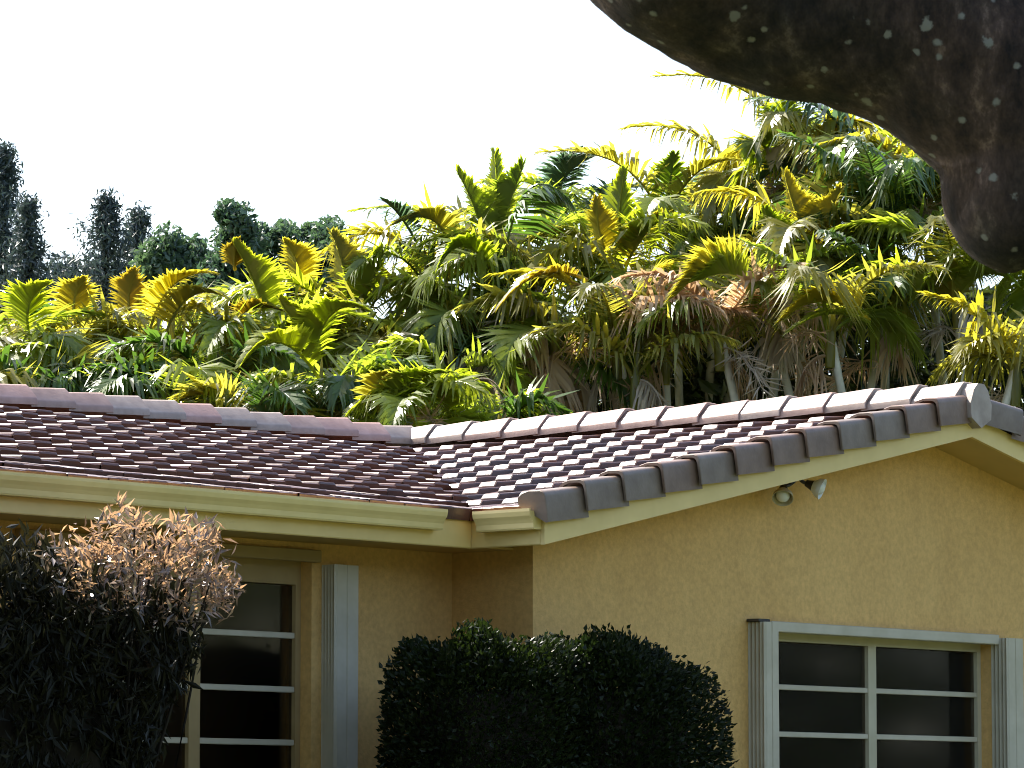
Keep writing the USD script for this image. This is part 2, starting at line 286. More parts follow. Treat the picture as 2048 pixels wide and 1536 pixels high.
# roof tiles ---------------------------------------------------------------
E_, TW = 0.345, 0.30
def tile_mesh(seed, flat=False, front=False):
    """a tile with a broad raised cover beside a low pan, thick round-edged nose, sinking towards its head"""
    r = np.random.default_rng(seed)
    u = np.array([0.0, 0.075, 0.1500, 0.1525, 0.157, 0.166, 0.224, 0.282, 0.2910, 0.2955, 0.2980]) - TW / 2
    cover = np.array([0, 0, 0, 0.62, 0.86, 0.97, 1.0, 0.97, 0.86, 0.62, 0.0])
    k = len(u); L = E_ + 0.012
    pan0, cov0, pan1, cov1 = (0.022, 0.042, 0.006, 0.016) if not flat else (0.050, 0.003, 0.022, 0.003)
    if front and not flat: pan0, cov0, pan1, cov1 = 0.052, 0.015, 0.003, 0.010
    rr = (0.014 if front else 0.033) if not flat else 0.008
    rows = []
    for s, dn in ((0.0, -1.0), (0.12 * rr, -0.76), (0.74 * rr, -0.12), (1.0 * rr, 0.0), (L, 0.0)):
        q = s / L
        n = pan0 * (1 - q) + pan1 * q + cover * (cov0 * (1 - q) + cov1 * q) + dn * rr * (0.45 + 0.55 * (cover > 0.3))
        rows.append(np.stack([u, np.full(k, s), n], 1))
    base = rows[0].copy(); base[:, 2] = np.minimum(base[:, 2] - 0.002, -0.014); base[:, 1] = 0.003
    v = np.vstack([base] + rows)
    v += r.normal(size=v.shape) * 0.0005
    f = []
    for a in range(5):
        for i in range(k - 1):
            p0, p1, p2, p3 = a * k + i, a * k + i + 1, (a + 1) * k + i + 1, (a + 1) * k + i
            f += [(p0, p1, p2), (p0, p2, p3)]
    return v, np.array(f)
tiles = []                                     # (vertices, faces, centre)
def lay(origin, U, S, N, ok, nrow, ncol, i0, nflat=0, front=False):
    for j in range(nrow):
        for i in range(i0, ncol):
            u = (i + 0.5 + (0.5 if j % 2 else 0)) * TW
            s = j * E_ - 0.04
            c = origin + U * u + S * s
            if not ok(u, s): continue
            v, f = tile_mesh(int(rng.integers(6)), j < nflat, front)
            if j == 0: v[:len(v) // 6, 2] -= 0.010
            a = rng.normal() * 0.006; tilt = rng.normal() * 0.004; roll = rng.normal() * 0.006; dz = rng.normal() * 0.0015; ds = rng.normal() * 0.004
            w = v.copy(); w[:, 2] += dz + tilt * v[:, 1] + roll * v[:, 0]; w[:, 0] += a * v[:, 1]; w[:, 1] += ds
            tiles.append(oriented(c + w[:, :1] * U + w[:, 1:2] * S + w[:, 2:] * N, f, U, S, N) + (c + S * 0.17,))
th = math.atan(SL); ct, st = math.cos(th), math.sin(th); RL = W / ct
NR = int(RL / E_)
# gable wing, left slope: u runs from the rake back along y
lay(np.array([0, 0.14, Z0 + HT]), np.array([0, 1.0, 0]), np.array([ct, 0, st]), np.array([-st, 0, ct]),
    lambda u, s: u - 0.05 < P - 0.14 + (s + 0.10) * ct + 0.05 and u > 0.05, NR, 17, 0, 1)
# left wing, front slope: u runs left from the valley
lay(np.array([W, P, Z0 + HT]), np.array([-1.0, 0, 0]), np.array([0, ct, st]), np.array([0, -st, ct]),
    lambda u, s: (W - u) < (s + 0.10) * ct + 0.06 and W - u > LEFT + 0.1, NR, 60, 0, 2, True)
def px_of(c):
    d = c - EYE; z = d @ FWD
    return 1024 + FPX * (d @ RIGHT) / z, 768 - FPX * (d @ UP) / z, z
vis = [k for k, tl in enumerate(tiles) if px_of(tl[2])[0] > -25]
vis.sort(key=lambda k: px_of(tiles[k][2])[2])
own = set(vis[:300]); rest = [k for k in range(len(tiles)) if k not in own]
for k in sorted(own):
    obj('roof_tile', tiles[k][:2], TILE[int(rng.choice(4, p=[.35, .3, .2, .15]))], roof)
# the slopes turned away from the street and the tiles past the first three hundred
n_front = len(tiles); tiles_keep = [tiles[k] for k in rest]; tiles.clear()
lay(np.array([2 * W, 0.14, Z0 + HT]), np.array([0, 1.0, 0]), np.array([-ct, 0, st]), np.array([st, 0, ct]), lambda u, s: u > 0.05, NR, 32, 0)
lay(np.array([LEFT, D + W, Z0 + HT]), np.array([1.0, 0, 0]), np.array([0, -ct, st]), np.array([0, st, ct]), lambda u, s: LEFT + u < W - (s + .17) * 0 and u > 0.05, NR, 60, 0)
far = obj('far_roof_tiles', cat([(a, b) for a, b, c in tiles_keep + tiles]), TILE[0], roof)
far.SetCustomDataByKey('kind', 'stuff')

def cap_run(name, start, axis, side, up, length, n, prof, sc_end=1.10, lift=0.016, mats=CAP, out=0.0):
    """caps lapped along axis; the wide end of each is at its start. prof: (side, up)"""
    prof = np.array(prof); k = len(prof); ctr = np.array([prof[:, 0].mean(), 0])
    for i in range(n):
        L = length + 0.055
        rows = []
        jit = rng.normal() * 0.003; yaw = rng.normal() * 0.008; dl = rng.normal() * 0.004
        inset = 0.014 * np.stack([np.sign(ctr[0] - prof[:, 0]) * (np.abs(ctr[0] - prof[:, 0]) > 0.04), -(prof[:, 1] > 0.02).astype(float)], 1)
        for s, sc, dn, ins in ((0.075, sc_end * 0.985, lift - 0.004, 1.0), (0.0, sc_end * 0.985, lift - 0.003, 1.0), (0.0, sc_end * 0.985, lift - 0.002, 0.0), (0.007, sc_end, lift, 0.0), (L, 1.0, 0.0, 0.0)):
            q = (prof + inset * ins - ctr) * [sc, 1.0 + (sc - 1) * 0.8] + ctr
            q = q + [-out * dn / lift, dn + jit]
            rows.append(start + axis * (i * length + s + dl) + side * (q[:, :1] + yaw * s) + up * q[:, 1:])
        v = np.vstack(rows); f = []
        for a in range(4):
            for j in range(k - 1):
                p0, p1, p2, p3 = a * k + j, a * k + j + 1, (a + 1) * k + j + 1, (a + 1) * k + j
                f += [(p0, p1, p2), (p0, p2, p3)]
        if i == 0:
            v = np.vstack([v, rows[1].mean(0, keepdims=True)]); f += [(k + j, len(v) - 1, k + j + 1) for j in range(k - 1)] + [(2 * k - 1, len(v) - 1, k)]
        f = np.array(f)
        if np.dot(np.cross(axis, side), up) < 0: f = f[:, ::-1]
        tm = trimesh.Trimesh(v, f, process=False)
        obj(name, tm, mats[int(rng.choice(len(mats)))], house, smooth=35)
ez = np.array([0, 0, 1.0]); ex = np.array([1.0, 0, 0]); ey = np.array([0, 1.0, 0])
ridge_prof = [(-0.150, -0.035), (-0.150, 0.0), (-0.142, 0.016), (-0.062, 0.092), (-0.045, 0.102), (0.045, 0.102), (0.062, 0.092), (0.142, 0.016), (0.150, 0.0), (0.150, -0.035)]
ZR = Z0 + H + HT + 0.055
cap_run('ridge_cap', np.array([W, 0.03, ZR]), ey, ex, ez, 0.360, 14, ridge_prof, mats=[CAP[0], CAP[2]])
cap_run('ridge_cap', np.array([W - 0.02, D, ZR + 0.004]) + np.array([0, 0, 0]), -ex, ey, ez, 0.355, 49, ridge_prof, sc_end=1.06, lift=0.020, mats=CAP)
cap_run('ridge_cap', np.array([W, D + 0.15, ZR]), ey, ex, ez, 0.36, 12, ridge_prof, mats=[CAP[0]])
rake_prof = [(-0.054, -0.085), (-0.056, -0.02), (-0.056, 0.066), (-0.052, 0.084), (-0.042, 0.096), (-0.024, 0.103), (0.06, 0.106), (0.12, 0.092), (0.150, 0.070), (0.155, 0.03)]
nl = np.array([-st, 0, ct]); nr = np.array([st, 0, ct])
cap_run('rake_cap', np.array([-0.06, 0.02, Z0 + HT - 0.012]), np.array([ct, 0, st]), ey, nl, 0.374, 12, rake_prof, sc_end=1.0, lift=0.036, mats=RAKE, out=0.042)
cap_run('rake_cap', np.array([2 * W + 0.06, 0.02, Z0 + HT - 0.012]), np.array([-ct, 0, st]), ey, nr, 0.374, 12, rake_prof, sc_end=1.0, lift=0.036, mats=RAKE, out=0.042)
# closing piece at the peak
pk = [(-0.14, -0.13), (-0.152, -0.02), (-0.10, 0.085), (-0.045, 0.13), (0.045, 0.13), (0.10, 0.085), (0.152, -0.02), (0.14, -0.13), (0.0, -0.20)]
obj('ridge_end_cap', tri(prism_y([(W + a * 0.82, ZR - 0.01 + b * 0.9) for a, b in pk], -0.075, 0.03)), CAP[2], house)

# windows -------------------------------------------------------------------
def window(x0, x1, z0, z1, wall_y, mull, bars, head, label, fm='frame'):
    """an awning window set back in its opening, with a mullion and glazing bars"""
    fy = wall_y + 0.085
    fr = cube(x0 + .001, x1 - .001, fy, fy + 0.05, z0 + .001, z1 - .001)
    for a, b in zip([x0] + mull, mull + [x1]):
        fr = fr - cube(a + 0.045, b - 0.045, 0, 9, z0 + 0.05, z1 - head)
    win = obj('window', tri(fr), M[fm], house, label=label)
    for a, b in zip([x0] + mull, mull + [x1]):
        edges = [z0 + 0.05] + sorted(bars) + [z1 - head]
        for c, d in zip(edges, edges[1:]):
            obj('pane', tri(cube(a + 0.046, b - 0.046, fy + 0.028, fy + 0.033, c + 0.006, d - 0.006)), M['pane'], win)
        for z in bars:
            obj('glazing_bar', bevel_box(a + 0.0455, b - 0.0455, fy + 0.004, fy + 0.05, z - 0.017, z + 0.017, 0.004), M['shutter'], win)
    return win
wy = WY
gx = lambda px, py, y=WY + 0.09: on_y(px, py, y)
w1 = window(GW['x0'], GW['x1'], GW['z0'], GW['z1'], WY, [4.02], [gx(1660, 1378)[2], gx(1660, 1471)[2], gx(1660, 1471)[2] - 0.305], 0.10, 'two-column awning window in the gable wall')
# left window
bl = [on_y(520, p, LY + 0.09)[2] for p in (1268, 1377, 1484)]
w2 = window(LWx0, LWx1, LWz0, LWz1, LY, [on_y(388, 1375, LY + 0.09)[0]], bl + [bl[-1] - 0.31], 0.14, 'awning window of the left wing behind the leafy bush', 'reveal')
# folded storm shutters beside the windows and the track above
def stack(x0, x1, y0, y1, z0, z1, parent, n=4):
    m = []
    ys = np.linspace(y0, y1, n + 1)
    prof = [(x0, y1)]
    for k in range(n, 0, -1):
        a, b = ys[k], ys[k - 1]; mid = (a + b) / 2
        prof += [(x0, a - .002), (x0 + 0.016, mid)]
    prof += [(x0, y0), (x0 + 0.02, y0 - 0.010), ((x0 + x1) / 2 - 0.006, y0 - 0.010), ((x0 + x1) / 2, y0 - 0.002), ((x0 + x1) / 2 + 0.006, y0 - 0.010), (x1 - 0.008, y0 - 0.010), (x1, y0), (x1, y1)]
    obj('storm_shutter', tri(extrude(prof, z1 - z0).translate((0, 0, z0))), M['shutter'], parent)
yo = WY - 0.125
xa = on_y(1527, 1260, yo)[0]; xb = on_y(1556, 1260, yo)[0]
zt = on_y(1540, 1244, yo)[2]
stack(xa, xb, yo, WY - .002, 0.98, zt, w1)
xr = on_y(2012, 1280, yo)[0]
stack(xr, xr + 0.20, yo, WY - .002, 0.98, zt - 0.01, w1)
obj('shutter_track', bevel_box(xb + 0.004, xr - 0.004, WY - 0.075, WY - 0.002, zt - 0.055, zt + 0.012, 0.005), M['shutter'], w1)
obj('sill', bevel_box(GW['x0'] - 0.05, GW['x1'] + 0.05, WY - 0.07, WY - 0.002, 0.96, 1.05, 0.006), M['frame'], w1)
obj('shutter_bracket', bevel_box(xa - 0.02, xa + 0.10, yo + 0.02, WY - .004, zt + 0.002, zt + 0.020, 0.004), M['metal_dark'], w1)
yl = LY - 0.10
xl0, xl1 = on_y(668, 1200, yl)[0], on_y(716, 1200, yl)[0]
ztl = on_y(690, 1130, yl)[2]
stack(xl0, xl1, yl, LY - .002, 0.9, ztl, w2)
obj('shutter_track', bevel_box(LWx0, xl0 - 0.05, LY - 0.05, LY - 0.002, LWz1 - 0.012, LWz1 + 0.060, 0.005), M['reveal'], w2)
obj('sill', bevel_box(LWx0 - 0.05, LWx1 + 0.05, LY - 0.07, LY - 0.002, 0.85, 0.94, 0.006), M['frame'], w2)

# ---------------------------------------------------------------- floodlight under the gable eave
fy = 0.30
fb = on_y(1596, 958, fy)
fl = thing('floodlight', 'twin-headed floodlight with white lamp cups under the gable eave', 'floodlight', fb)
o = fb
zc = Z0 + 0.010 + SL * fb[0]
base = tri(m3.Manifold.cylinder(0.035, 0.055, 0.05, 20)); base.apply_translation((fb[0], fy, zc - 0.036))
obj('mounting_plate', shifted(base, o), M['metal_dark'], fl, smooth=40)
def lathe(profile, a, d, n=20):
    d = np.asarray(d, float) / np.linalg.norm(d)
    s = np.cross(d, [0, 0, 1.0]); s /= np.linalg.norm(s); t = np.cross(s, d)
    ang = np.arange(n) * 2 * np.pi / n
    v = np.vstack([a + d * h + r * (np.cos(ang)[:, None] * s + np.sin(ang)[:, None] * t) for h, r in profile])
    k = len(profile); f = []
    for i in range(k - 1):
        for j in range(n):
            p0, p1, p2, p3 = i * n + j, i * n + (j + 1) % n, (i + 1) * n + (j + 1) % n, (i + 1) * n + j
            f += [(p0, p1, p2), (p0, p2, p3)]
    return v, np.array(f)
cup = [(0.0, 0.001), (0.0, 0.022), (0.02, 0.026), (0.05, 0.036), (0.085, 0.062), (0.115, 0.068), (0.115, 0.063), (0.085, 0.055), (0.055, 0.03), (0.05, 0.001)]
def head(j, d, m):
    arm = tube(bez(np.array([fb[0], fy, zc - 0.03]), np.array([j[0] * .5 + fb[0] * .5, fy, j[2]]), j, 7), 0.012)
    obj('arm', shifted(arm, o), M['metal_dark'], fl, smooth=True)
    hs = lathe(cup[:4] + [(0.055, 0.034), (0.055, .001)], j, d)
    obj('lamp_socket', shifted(hs, o), M['metal_dark'], fl, smooth=40)
    d = np.asarray(d) / np.linalg.norm(d)
    c2 = [(h - 0.035, r) for h, r in cup[2:]]
    sh = obj('lamp_cup', shifted(lathe([(h, r * 1.02) for h, r in cup[3:]], j, d), o), m, fl, smooth=40)
    b = trimesh.creation.icosphere(2, 0.046); b.apply_translation(j + d * 0.085)
    obj('bulb', shifted(b, o), M['bulb'], sh, smooth=True)
j1 = on_y(1612, 966, fy); head(j1, RIGHT * 0.9 - ez * 0.35 - FWD * 0.25, M['metal_white'])
j2 = on_y(1567, 972, fy); head(j2, -FWD * 0.75 - ez * 0.75 - RIGHT * 0.1, M['frame'])

# ---------------------------------------------------------------- shrubs in front of the house
def blob_points(n, c, r, rng, lumps, power=1.0):
    d = rng.normal(size=(n, 3)); d /= np.linalg.norm(d, axis=1, keepdims=True)
    e = 4.5                                                   # rounded box
    k = (np.abs(d) ** e).sum(1) ** (-1 / e)
    bump = 1 + 0.05 * np.sin(d @ lumps[0] * 3 + 1) + 0.05 * np.sin(d @ lumps[1] * 5) + 0.04 * rng.normal(size=n) * 0.6
    rad = (1 - rng.random(n) ** 2.2 * 0.22) * bump
    return c + d * (k * rad)[:, None] * r, d
def hedge_bush(name, c, r, n, label, seed):
    rg = np.random.default_rng(seed)
    lum = rg.normal(size=(2, 3))
    t = thing(name, label, 'hedge', (c[0], c[1], 0), 'clipped hedge bushes against the house corner')
    p, d = blob_points(n, np.array(c), np.array(r), rg, lum)
    keep = p[:, 2] > 0.02; p, d = p[keep], d[keep]
    keep = rg.random(len(p)) < np.where(d[:, 2] < -0.5, 0.3, 1); p, d = p[keep], d[keep]
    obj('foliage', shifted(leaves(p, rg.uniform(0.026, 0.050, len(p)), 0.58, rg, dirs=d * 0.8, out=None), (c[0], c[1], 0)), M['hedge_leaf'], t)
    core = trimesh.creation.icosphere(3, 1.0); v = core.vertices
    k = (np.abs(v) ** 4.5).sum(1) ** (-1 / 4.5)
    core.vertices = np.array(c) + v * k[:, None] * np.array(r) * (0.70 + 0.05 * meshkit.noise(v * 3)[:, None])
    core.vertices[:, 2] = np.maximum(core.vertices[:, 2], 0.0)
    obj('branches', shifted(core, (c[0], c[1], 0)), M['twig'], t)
hy = -0.15
a = on_y(775, 1400, hy); b = on_y(1090, 1290, hy); c_ = on_y(1445, 1400, hy)
tl = on_y(950, 1262, hy - 0.1)[2]; tr = on_y(1240, 1276, hy - 0.15)[2]
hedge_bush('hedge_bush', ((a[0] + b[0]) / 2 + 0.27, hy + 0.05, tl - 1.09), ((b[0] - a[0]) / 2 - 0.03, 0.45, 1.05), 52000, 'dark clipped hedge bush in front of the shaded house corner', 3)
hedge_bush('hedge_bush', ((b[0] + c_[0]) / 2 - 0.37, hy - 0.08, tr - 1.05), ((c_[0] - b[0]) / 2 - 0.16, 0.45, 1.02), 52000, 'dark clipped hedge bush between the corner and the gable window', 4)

# leafy bush at the left: bare stems below, lance-shaped leaves above
def leafy_bush():
    rg = np.random.default_rng(11)
    by = -0.25
    base = on_y(190, 1500, by); base[2] = 0
    t = thing('leafy_bush', 'tall leafy bush with glossy brown-green leaves before the left window', 'bush', base)
    def tips(n, pxr, pyr, jy=0.35):
        out = []
        while len(out) < n:
            px, py = rg.uniform(*pxr), rg.uniform(*pyr)
            out.append(on_y(px, py, by + rg.uniform(-jy, jy)))
        return np.array(out)
    # crown outline of the sunlit top, in photo pixels
    from shapely.geometry import Polygon as _P, Point as _Pt
    top = _P([(100, 1090), (130, 1080), (200, 1050), (240, 1020), (290, 1030), (345, 1050), (420, 1065), (455, 1120), (475, 1190), (440, 1225), (400, 1250), (330, 1250), (240, 1235), (150, 1215), (90, 1170)])
    low = _P([(-220, 1130), (-60, 1085), (60, 1085), (150, 1150), (300, 1190), (400, 1230), (390, 1290), (335, 1400), (300, 1480), (290, 1700), (-220, 1700)])
    def inside(path, n, jy):
        pts = []
        while len(pts) < n:
            q = np.array([rg.uniform(-220, 500), rg.uniform(1010, 1700)])
            if path.contains(_Pt(*q)): pts.append(on_y(q[0], q[1], by + rg.uniform(-jy, jy)))
        return np.array(pts)
    n1 = inside(top, 250, 0.30)
    ctr = on_y(280, 1260, by)
    def rosettes(nodes, k, size, spread):
        c = np.repeat(nodes, k, 0); o_ = nodes - ctr; o_ /= np.linalg.norm(o_, axis=1, keepdims=True)
        d = np.repeat(o_, k, 0) * 0.6 + rg.normal(size=(len(c), 3)) * 0.9 + [0, 0, 0.15]
        d /= np.linalg.norm(d, axis=1, keepdims=True)
        s = rg.uniform(size * .7, size * 1.25, len(c))
        c = c + rg.normal(size=c.shape) * 0.025
        return leaves(c + d * s[:, None] * 0.55, s, 0.27, rg, dirs=d, out=np.tile([0, 0, 1.0], (len(c), 1)), fold=0.2)
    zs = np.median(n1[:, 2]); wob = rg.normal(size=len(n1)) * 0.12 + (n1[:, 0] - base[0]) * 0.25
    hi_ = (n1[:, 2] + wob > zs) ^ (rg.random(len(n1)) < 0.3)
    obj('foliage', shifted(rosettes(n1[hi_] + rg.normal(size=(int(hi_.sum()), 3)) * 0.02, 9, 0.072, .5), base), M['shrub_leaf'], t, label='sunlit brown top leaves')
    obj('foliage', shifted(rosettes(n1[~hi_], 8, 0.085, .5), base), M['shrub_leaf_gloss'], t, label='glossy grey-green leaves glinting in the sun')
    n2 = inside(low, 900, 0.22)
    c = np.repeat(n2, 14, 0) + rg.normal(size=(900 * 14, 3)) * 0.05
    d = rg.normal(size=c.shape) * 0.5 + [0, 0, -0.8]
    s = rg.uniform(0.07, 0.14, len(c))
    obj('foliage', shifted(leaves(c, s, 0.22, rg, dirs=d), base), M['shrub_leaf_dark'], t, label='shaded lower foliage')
    for k in range(26):
        x = rg.uniform(-150, 350); e = inside(top if k % 2 else low, 1, .25)[0]
        q = on_y(x, 1536, by + rg.uniform(-.3, .3)); q[2] = 0.0
        q[0] = base[0] + (q[0] - base[0]) * 0.6
        mid = (q + e) / 2 + rg.normal(size=3) * 0.08
        obj('stem', shifted(tube(bez(q, mid, e, 8), np.linspace(0.014, 0.005, 8), 5), base), M['twig'], t, smooth=True)
    core = trimesh.creation.icosphere(3, 1.0)
    lo, hi = on_y(-220, 1536, by), on_y(330, 1230, by)
    core.vertices = core.vertices * [(hi[0] - lo[0]) * .44, 0.25, hi[2] * .49] + [(lo[0] + hi[0]) / 2, by + 0.15, hi[2] * .5]
    core.vertices += meshkit.noise(core.vertices * 4)[:, None] * core.vertex_normals * 0.06
    obj('branches', shifted(core, base), M['twig'], t)
leafy_bush()

# ---------------------------------------------------------------- palms
def frond(B, Cp, Tp, leaf=0.5, width=0.045, n=40, vee=25, droop=0.3, start=0.16, rg=None, nrm=None, gap=0.04, neat=1.0):
    """rachis along a quadratic curve with leaflets on both sides"""
    B, Cp, Tp = map(np.asarray, (B, Cp, Tp))
    pts = bez(B, Cp, Tp, 9)
    L = np.linalg.norm(np.diff(pts, axis=0), axis=1).sum()
    parts = [tube(pts, np.linspace(0.020, 0.004, 9), 4)]
    tau = np.linspace(start, 1.0, n) + rg.normal(size=n) * 0.004; tau = np.clip(tau, start, 1)
    p = (1 - tau)[:, None] ** 2 * B + 2 * (tau * (1 - tau))[:, None] * Cp + tau[:, None] ** 2 * Tp
    t = 2 * (1 - tau)[:, None] * (Cp - B) + 2 * tau[:, None] * (Tp - Cp); t /= np.linalg.norm(t, axis=1, keepdims=True)
    up = np.array([0, 0, 1.0]) if nrm is None else np.asarray(nrm, float)
    side = np.cross(t, up); ln = np.linalg.norm(side, axis=1, keepdims=True)
    alt = np.cross(t, RIGHT * .6 + FWD * .8)
    side = np.where(ln > 0.15, side / (ln + 1e-9), alt / (np.linalg.norm(alt, axis=1, keepdims=True) + 1e-9))
    nn = np.cross(side, t)
    x = (tau - start) / (1 - start)
    length = leaf * (0.45 + 0.9 * np.sin(np.clip(x * 1.15 + 0.25, 0, 1) * math.pi * 0.92) * 0.75) * (1 - 0.45 * x ** 3)
    phi = np.radians(68 - 45 * x)
    vs, fs = [], []
    for sg in (-1, 1):
        V = np.radians(vee + rg.normal(size=n) * 9 * neat)
        ph = phi * 1.08 + rg.normal(size=n) * 0.09 * neat
        d = np.cos(ph)[:, None] * t + np.sin(ph)[:, None] * (sg * side * np.cos(V)[:, None] + nn * np.sin(V)[:, None])
        l = (length * (1 + rg.normal(size=n) * 0.10 * neat))[:, None]
        wv = np.cross(d, nn); wv /= np.linalg.norm(wv, axis=1, keepdims=True) + 1e-9
        wv = wv * math.cos(.5) + nn * math.sin(.5) * sg
        w = width * (0.7 + 0.5 * np.sin(np.clip(x, 0, 1) * math.pi))[:, None]
        m = p + d * l * 0.55
        dr = droop * (1 + 0.5 * neat * rg.normal(size=n))[:, None]
        e = p + d * l - np.array([0, 0, 1.0]) * l * dr
        m = m - np.array([0, 0, 1.0]) * l * dr * 0.22
        v = np.stack([p - wv * w * .35, p + wv * w * .35, m - wv * w * .5, m + wv * w * .5, e], 1)
        ok = rg.random(n) > gap
        v = v[ok].reshape(-1, 3); b = np.arange(int(ok.sum()))[:, None] * 5
        vs.append(v); fs.append(np.vstack([b + [0, 1, 3], b + [0, 3, 2], b + [2, 3, 4]]))
        parts.append((vs[-1], fs[-1]))
    return cat(parts)

PAL_GROUP = 'areca palms in the dense row behind the house'
def palm(px, py, depth, cols, label, n=11, L=1.7, dead=3, feats=(), trunk=None, seed=0, emin=5, emax=85, grey=0.4, stem='stem', spread=1.0):
    """px, py: where the crown sits in the photograph. feats: (material, base, control, tip[, vee, leaf, width, toward])"""
    rg = np.random.default_rng(1000 + seed)
    if px < 780: L *= 0.90; py += 75; emax = 74
    elif px < 1480: L *= 0.95; py += 62
    C = at(px, py, depth)
    foot = at(*(trunk if trunk else (px + rg.uniform(-40, 40), py + 200)), depth)
    root = C + (foot - C) * (C[2] / max(C[2] - foot[2], 0.3)); root[2] = 0
    lim = C[:2] - root[:2]; dl = np.linalg.norm(lim)
    if dl > 1.6: root[:2] = C[:2] - lim / dl * 1.6
    t = thing('areca_palm', label, 'palm', root, None)
    mid = np.array([foot[0] * .7 + root[0] * .3, foot[1] * .7 + root[1] * .3, (C[2] + 0) * .55])
    pts = bez(root, mid, C, 14)
    rr = np.linspace(0.060, 0.040, 14) * (1 + 0.10 * (np.arange(14) % 2))
    obj('trunk', shifted(tube(pts, rr, 8), root), M[stem], t, smooth=True)
    obj('crownshaft', shifted(tube(bez(C - ez * .35, C + ez * .05, C + ez * .5 + RIGHT * rg.uniform(-.08, .08), 7), [.046, .056, .054, .044, .032, .018, .003], 8), root), M['frond_olive'], t, smooth=True)
    slim = bool(trunk) and px > 1100
    if trunk: emin = max(emin, 36 if slim else 22)
    dead = int(dead * (0.15 if slim else 0.25 if px > 1100 else 0.75) + .5)
    for k in range(n):
        az = k * 2.39996 + rg.uniform(-.4, .4)
        e0 = math.radians(emin + (emax - emin) * (1 - (k + .5) / n) + rg.uniform(-6, 6))
        l = L * rg.uniform(0.8, 1.15) * (0.85 + 0.3 * math.sin(e0))
        hd = np.array([math.cos(az), math.sin(az), 0])
        l *= 1.12; bend = math.radians(rg.uniform(60, 92) if slim else rg.uniform(75, 115))
        b = C + hd * 0.03
        cp = b + l * .55 * (hd * math.cos(e0) * spread + ez * math.sin(e0))
        e1 = e0 - bend
        tp = cp + l * .55 * (hd * abs(math.cos(e1)) + ez * math.sin(e1))
        m = cols[int(rg.choice(len(cols)))]
        obj('frond', shifted(frond(b, cp, tp, leaf=0.46 * rg.uniform(.85, 1.15), rg=rg, vee=rg.uniform(0, 30), droop=rg.uniform(.3, .8), n=54, width=0.040), root), M[m], t)
    for k in range(dead):
        az = rg.uniform(0, 2 * math.pi); hd = np.array([math.cos(az), math.sin(az), 0])
        l = L * rg.uniform(.6, .95) * (0.72 if trunk else 1.0)
        b = C - ez * rg.uniform(0, .25); cp = b + l * .35 * (hd * 0.9 + ez * rg.uniform(-.1, .45)); tp = cp + l * .62 * (hd * .25 - ez)
        obj('dead_frond', shifted(frond(b, cp, tp, leaf=0.42, width=0.035, vee=-35, droop=rg.uniform(.5, .9), n=30, rg=rg, gap=.2), root), M['dead_grey' if rg.random() < grey else 'dead_brown'], t)
    for k in range(1 if slim else 3 if dead else 1):
        az = rg.uniform(0, 2 * math.pi); hd = np.array([math.cos(az), math.sin(az), 0])
        b = C - ez * rg.uniform(.1, .5); tip = b + hd * rg.uniform(.35, .7) - ez * rg.uniform(-.15, .45)
        st_ = [tube(bez(b, (b + tip) / 2 + ez * .25, tip, 6), np.linspace(.012, .005, 6), 4)]
        q = bez(b, (b + tip) / 2 + ez * .25, tip, 30)[8:]
        q = np.repeat(q, 3, 0); dd = rg.normal(size=q.shape) * .7 + hd * .5 - ez * .5; dd /= np.linalg.norm(dd, axis=1, keepdims=True)
        sl = rg.uniform(.15, .38, len(q))
        st_.append(leaves(q + dd * sl[:, None] * .5, sl, .055, rg, dirs=dd * 3))
        obj('flower_stalk', shifted(cat(st_), root), M[['dead_brown', 'dead_grey', 'frond_orange'][int(rg.choice(3, p=[.5, .38, .12]))]], t)
    for f in feats:
        m, b, c, e = f[:4]; vee = f[4] if len(f) > 4 else 30; lf = f[5] if len(f) > 5 else 0.5; wd = f[6] if len(f) > 6 else 0.055; tw = f[7] if len(f) > 7 else -0.25
        b, c, e = at(*b, depth - .15), at(*c, depth - .15 + tw * .5), at(*e, depth - .15 + tw)
        obj('frond', shifted(frond(b, c, e, leaf=lf * .82, width=wd * .70, vee=vee, droop=0.30, n=60, rg=rg, gap=.03, neat=0.45, start=.12), root), M[m], t)

G, DK, OL, LI, YE, OR, BL = 'frond_green', 'frond_dark', 'frond_olive', 'frond_lime', 'frond_yellow', 'frond_orange', 'frond_blue'
palm(30, 660, 42.5, [LI, G, OL], 'lime green areca palm at the left edge above the roof', n=10, L=1.4, seed=1, feats=[(LI, (60, 680), (40, 590), (95, 570), 40)])
palm(140, 640, 43.5, [OL, YE, G], 'yellow-green areca palm below the slim left conifers', n=11, L=1.4, seed=2, feats=[(YE, (150, 650), (140, 580), (170, 560), 35, .4)])
palm(262, 640, 44, [G, DK, OL], 'areca palm with an orange-yellow upright frond under the conifers', n=9, L=1.4, seed=3, feats=[(OR, (262, 650), (250, 580), (270, 545), 45, .42)])
palm(350, 660, 43, [OL, G], 'areca palm with a long yellow frond arching to the right', n=9, L=1.5, seed=4, feats=[(YE, (300, 660), (330, 540), (420, 545), 25, .42), (OL, (330, 670), (370, 560), (440, 590), 20)])
palm(505, 640, 43.2, [OL, G, LI], 'areca palm with one broad lime frond standing upright', n=9, L=1.4, seed=5, feats=[(LI, (530, 640), (515, 560), (470, 490), 50, .52, .075), (OR, (480, 640), (500, 600), (560, 620), 30, .3), (OR, (470, 540), (465, 510), (475, 480), 40, .25)])
palm(640, 740, 41.5, [G, DK], 'areca palm with two big lime fronds arching left and right', n=7, L=1.2, seed=6, feats=[(LI, (640, 760), (560, 630), (490, 720), 38, .46, .075, -.5), (LI, (625, 740), (640, 590), (725, 615), 32, .46, .08, -.4), (LI, (640, 690), (580, 640), (560, 600), 40, .4, .07, -.2)], dead=2)
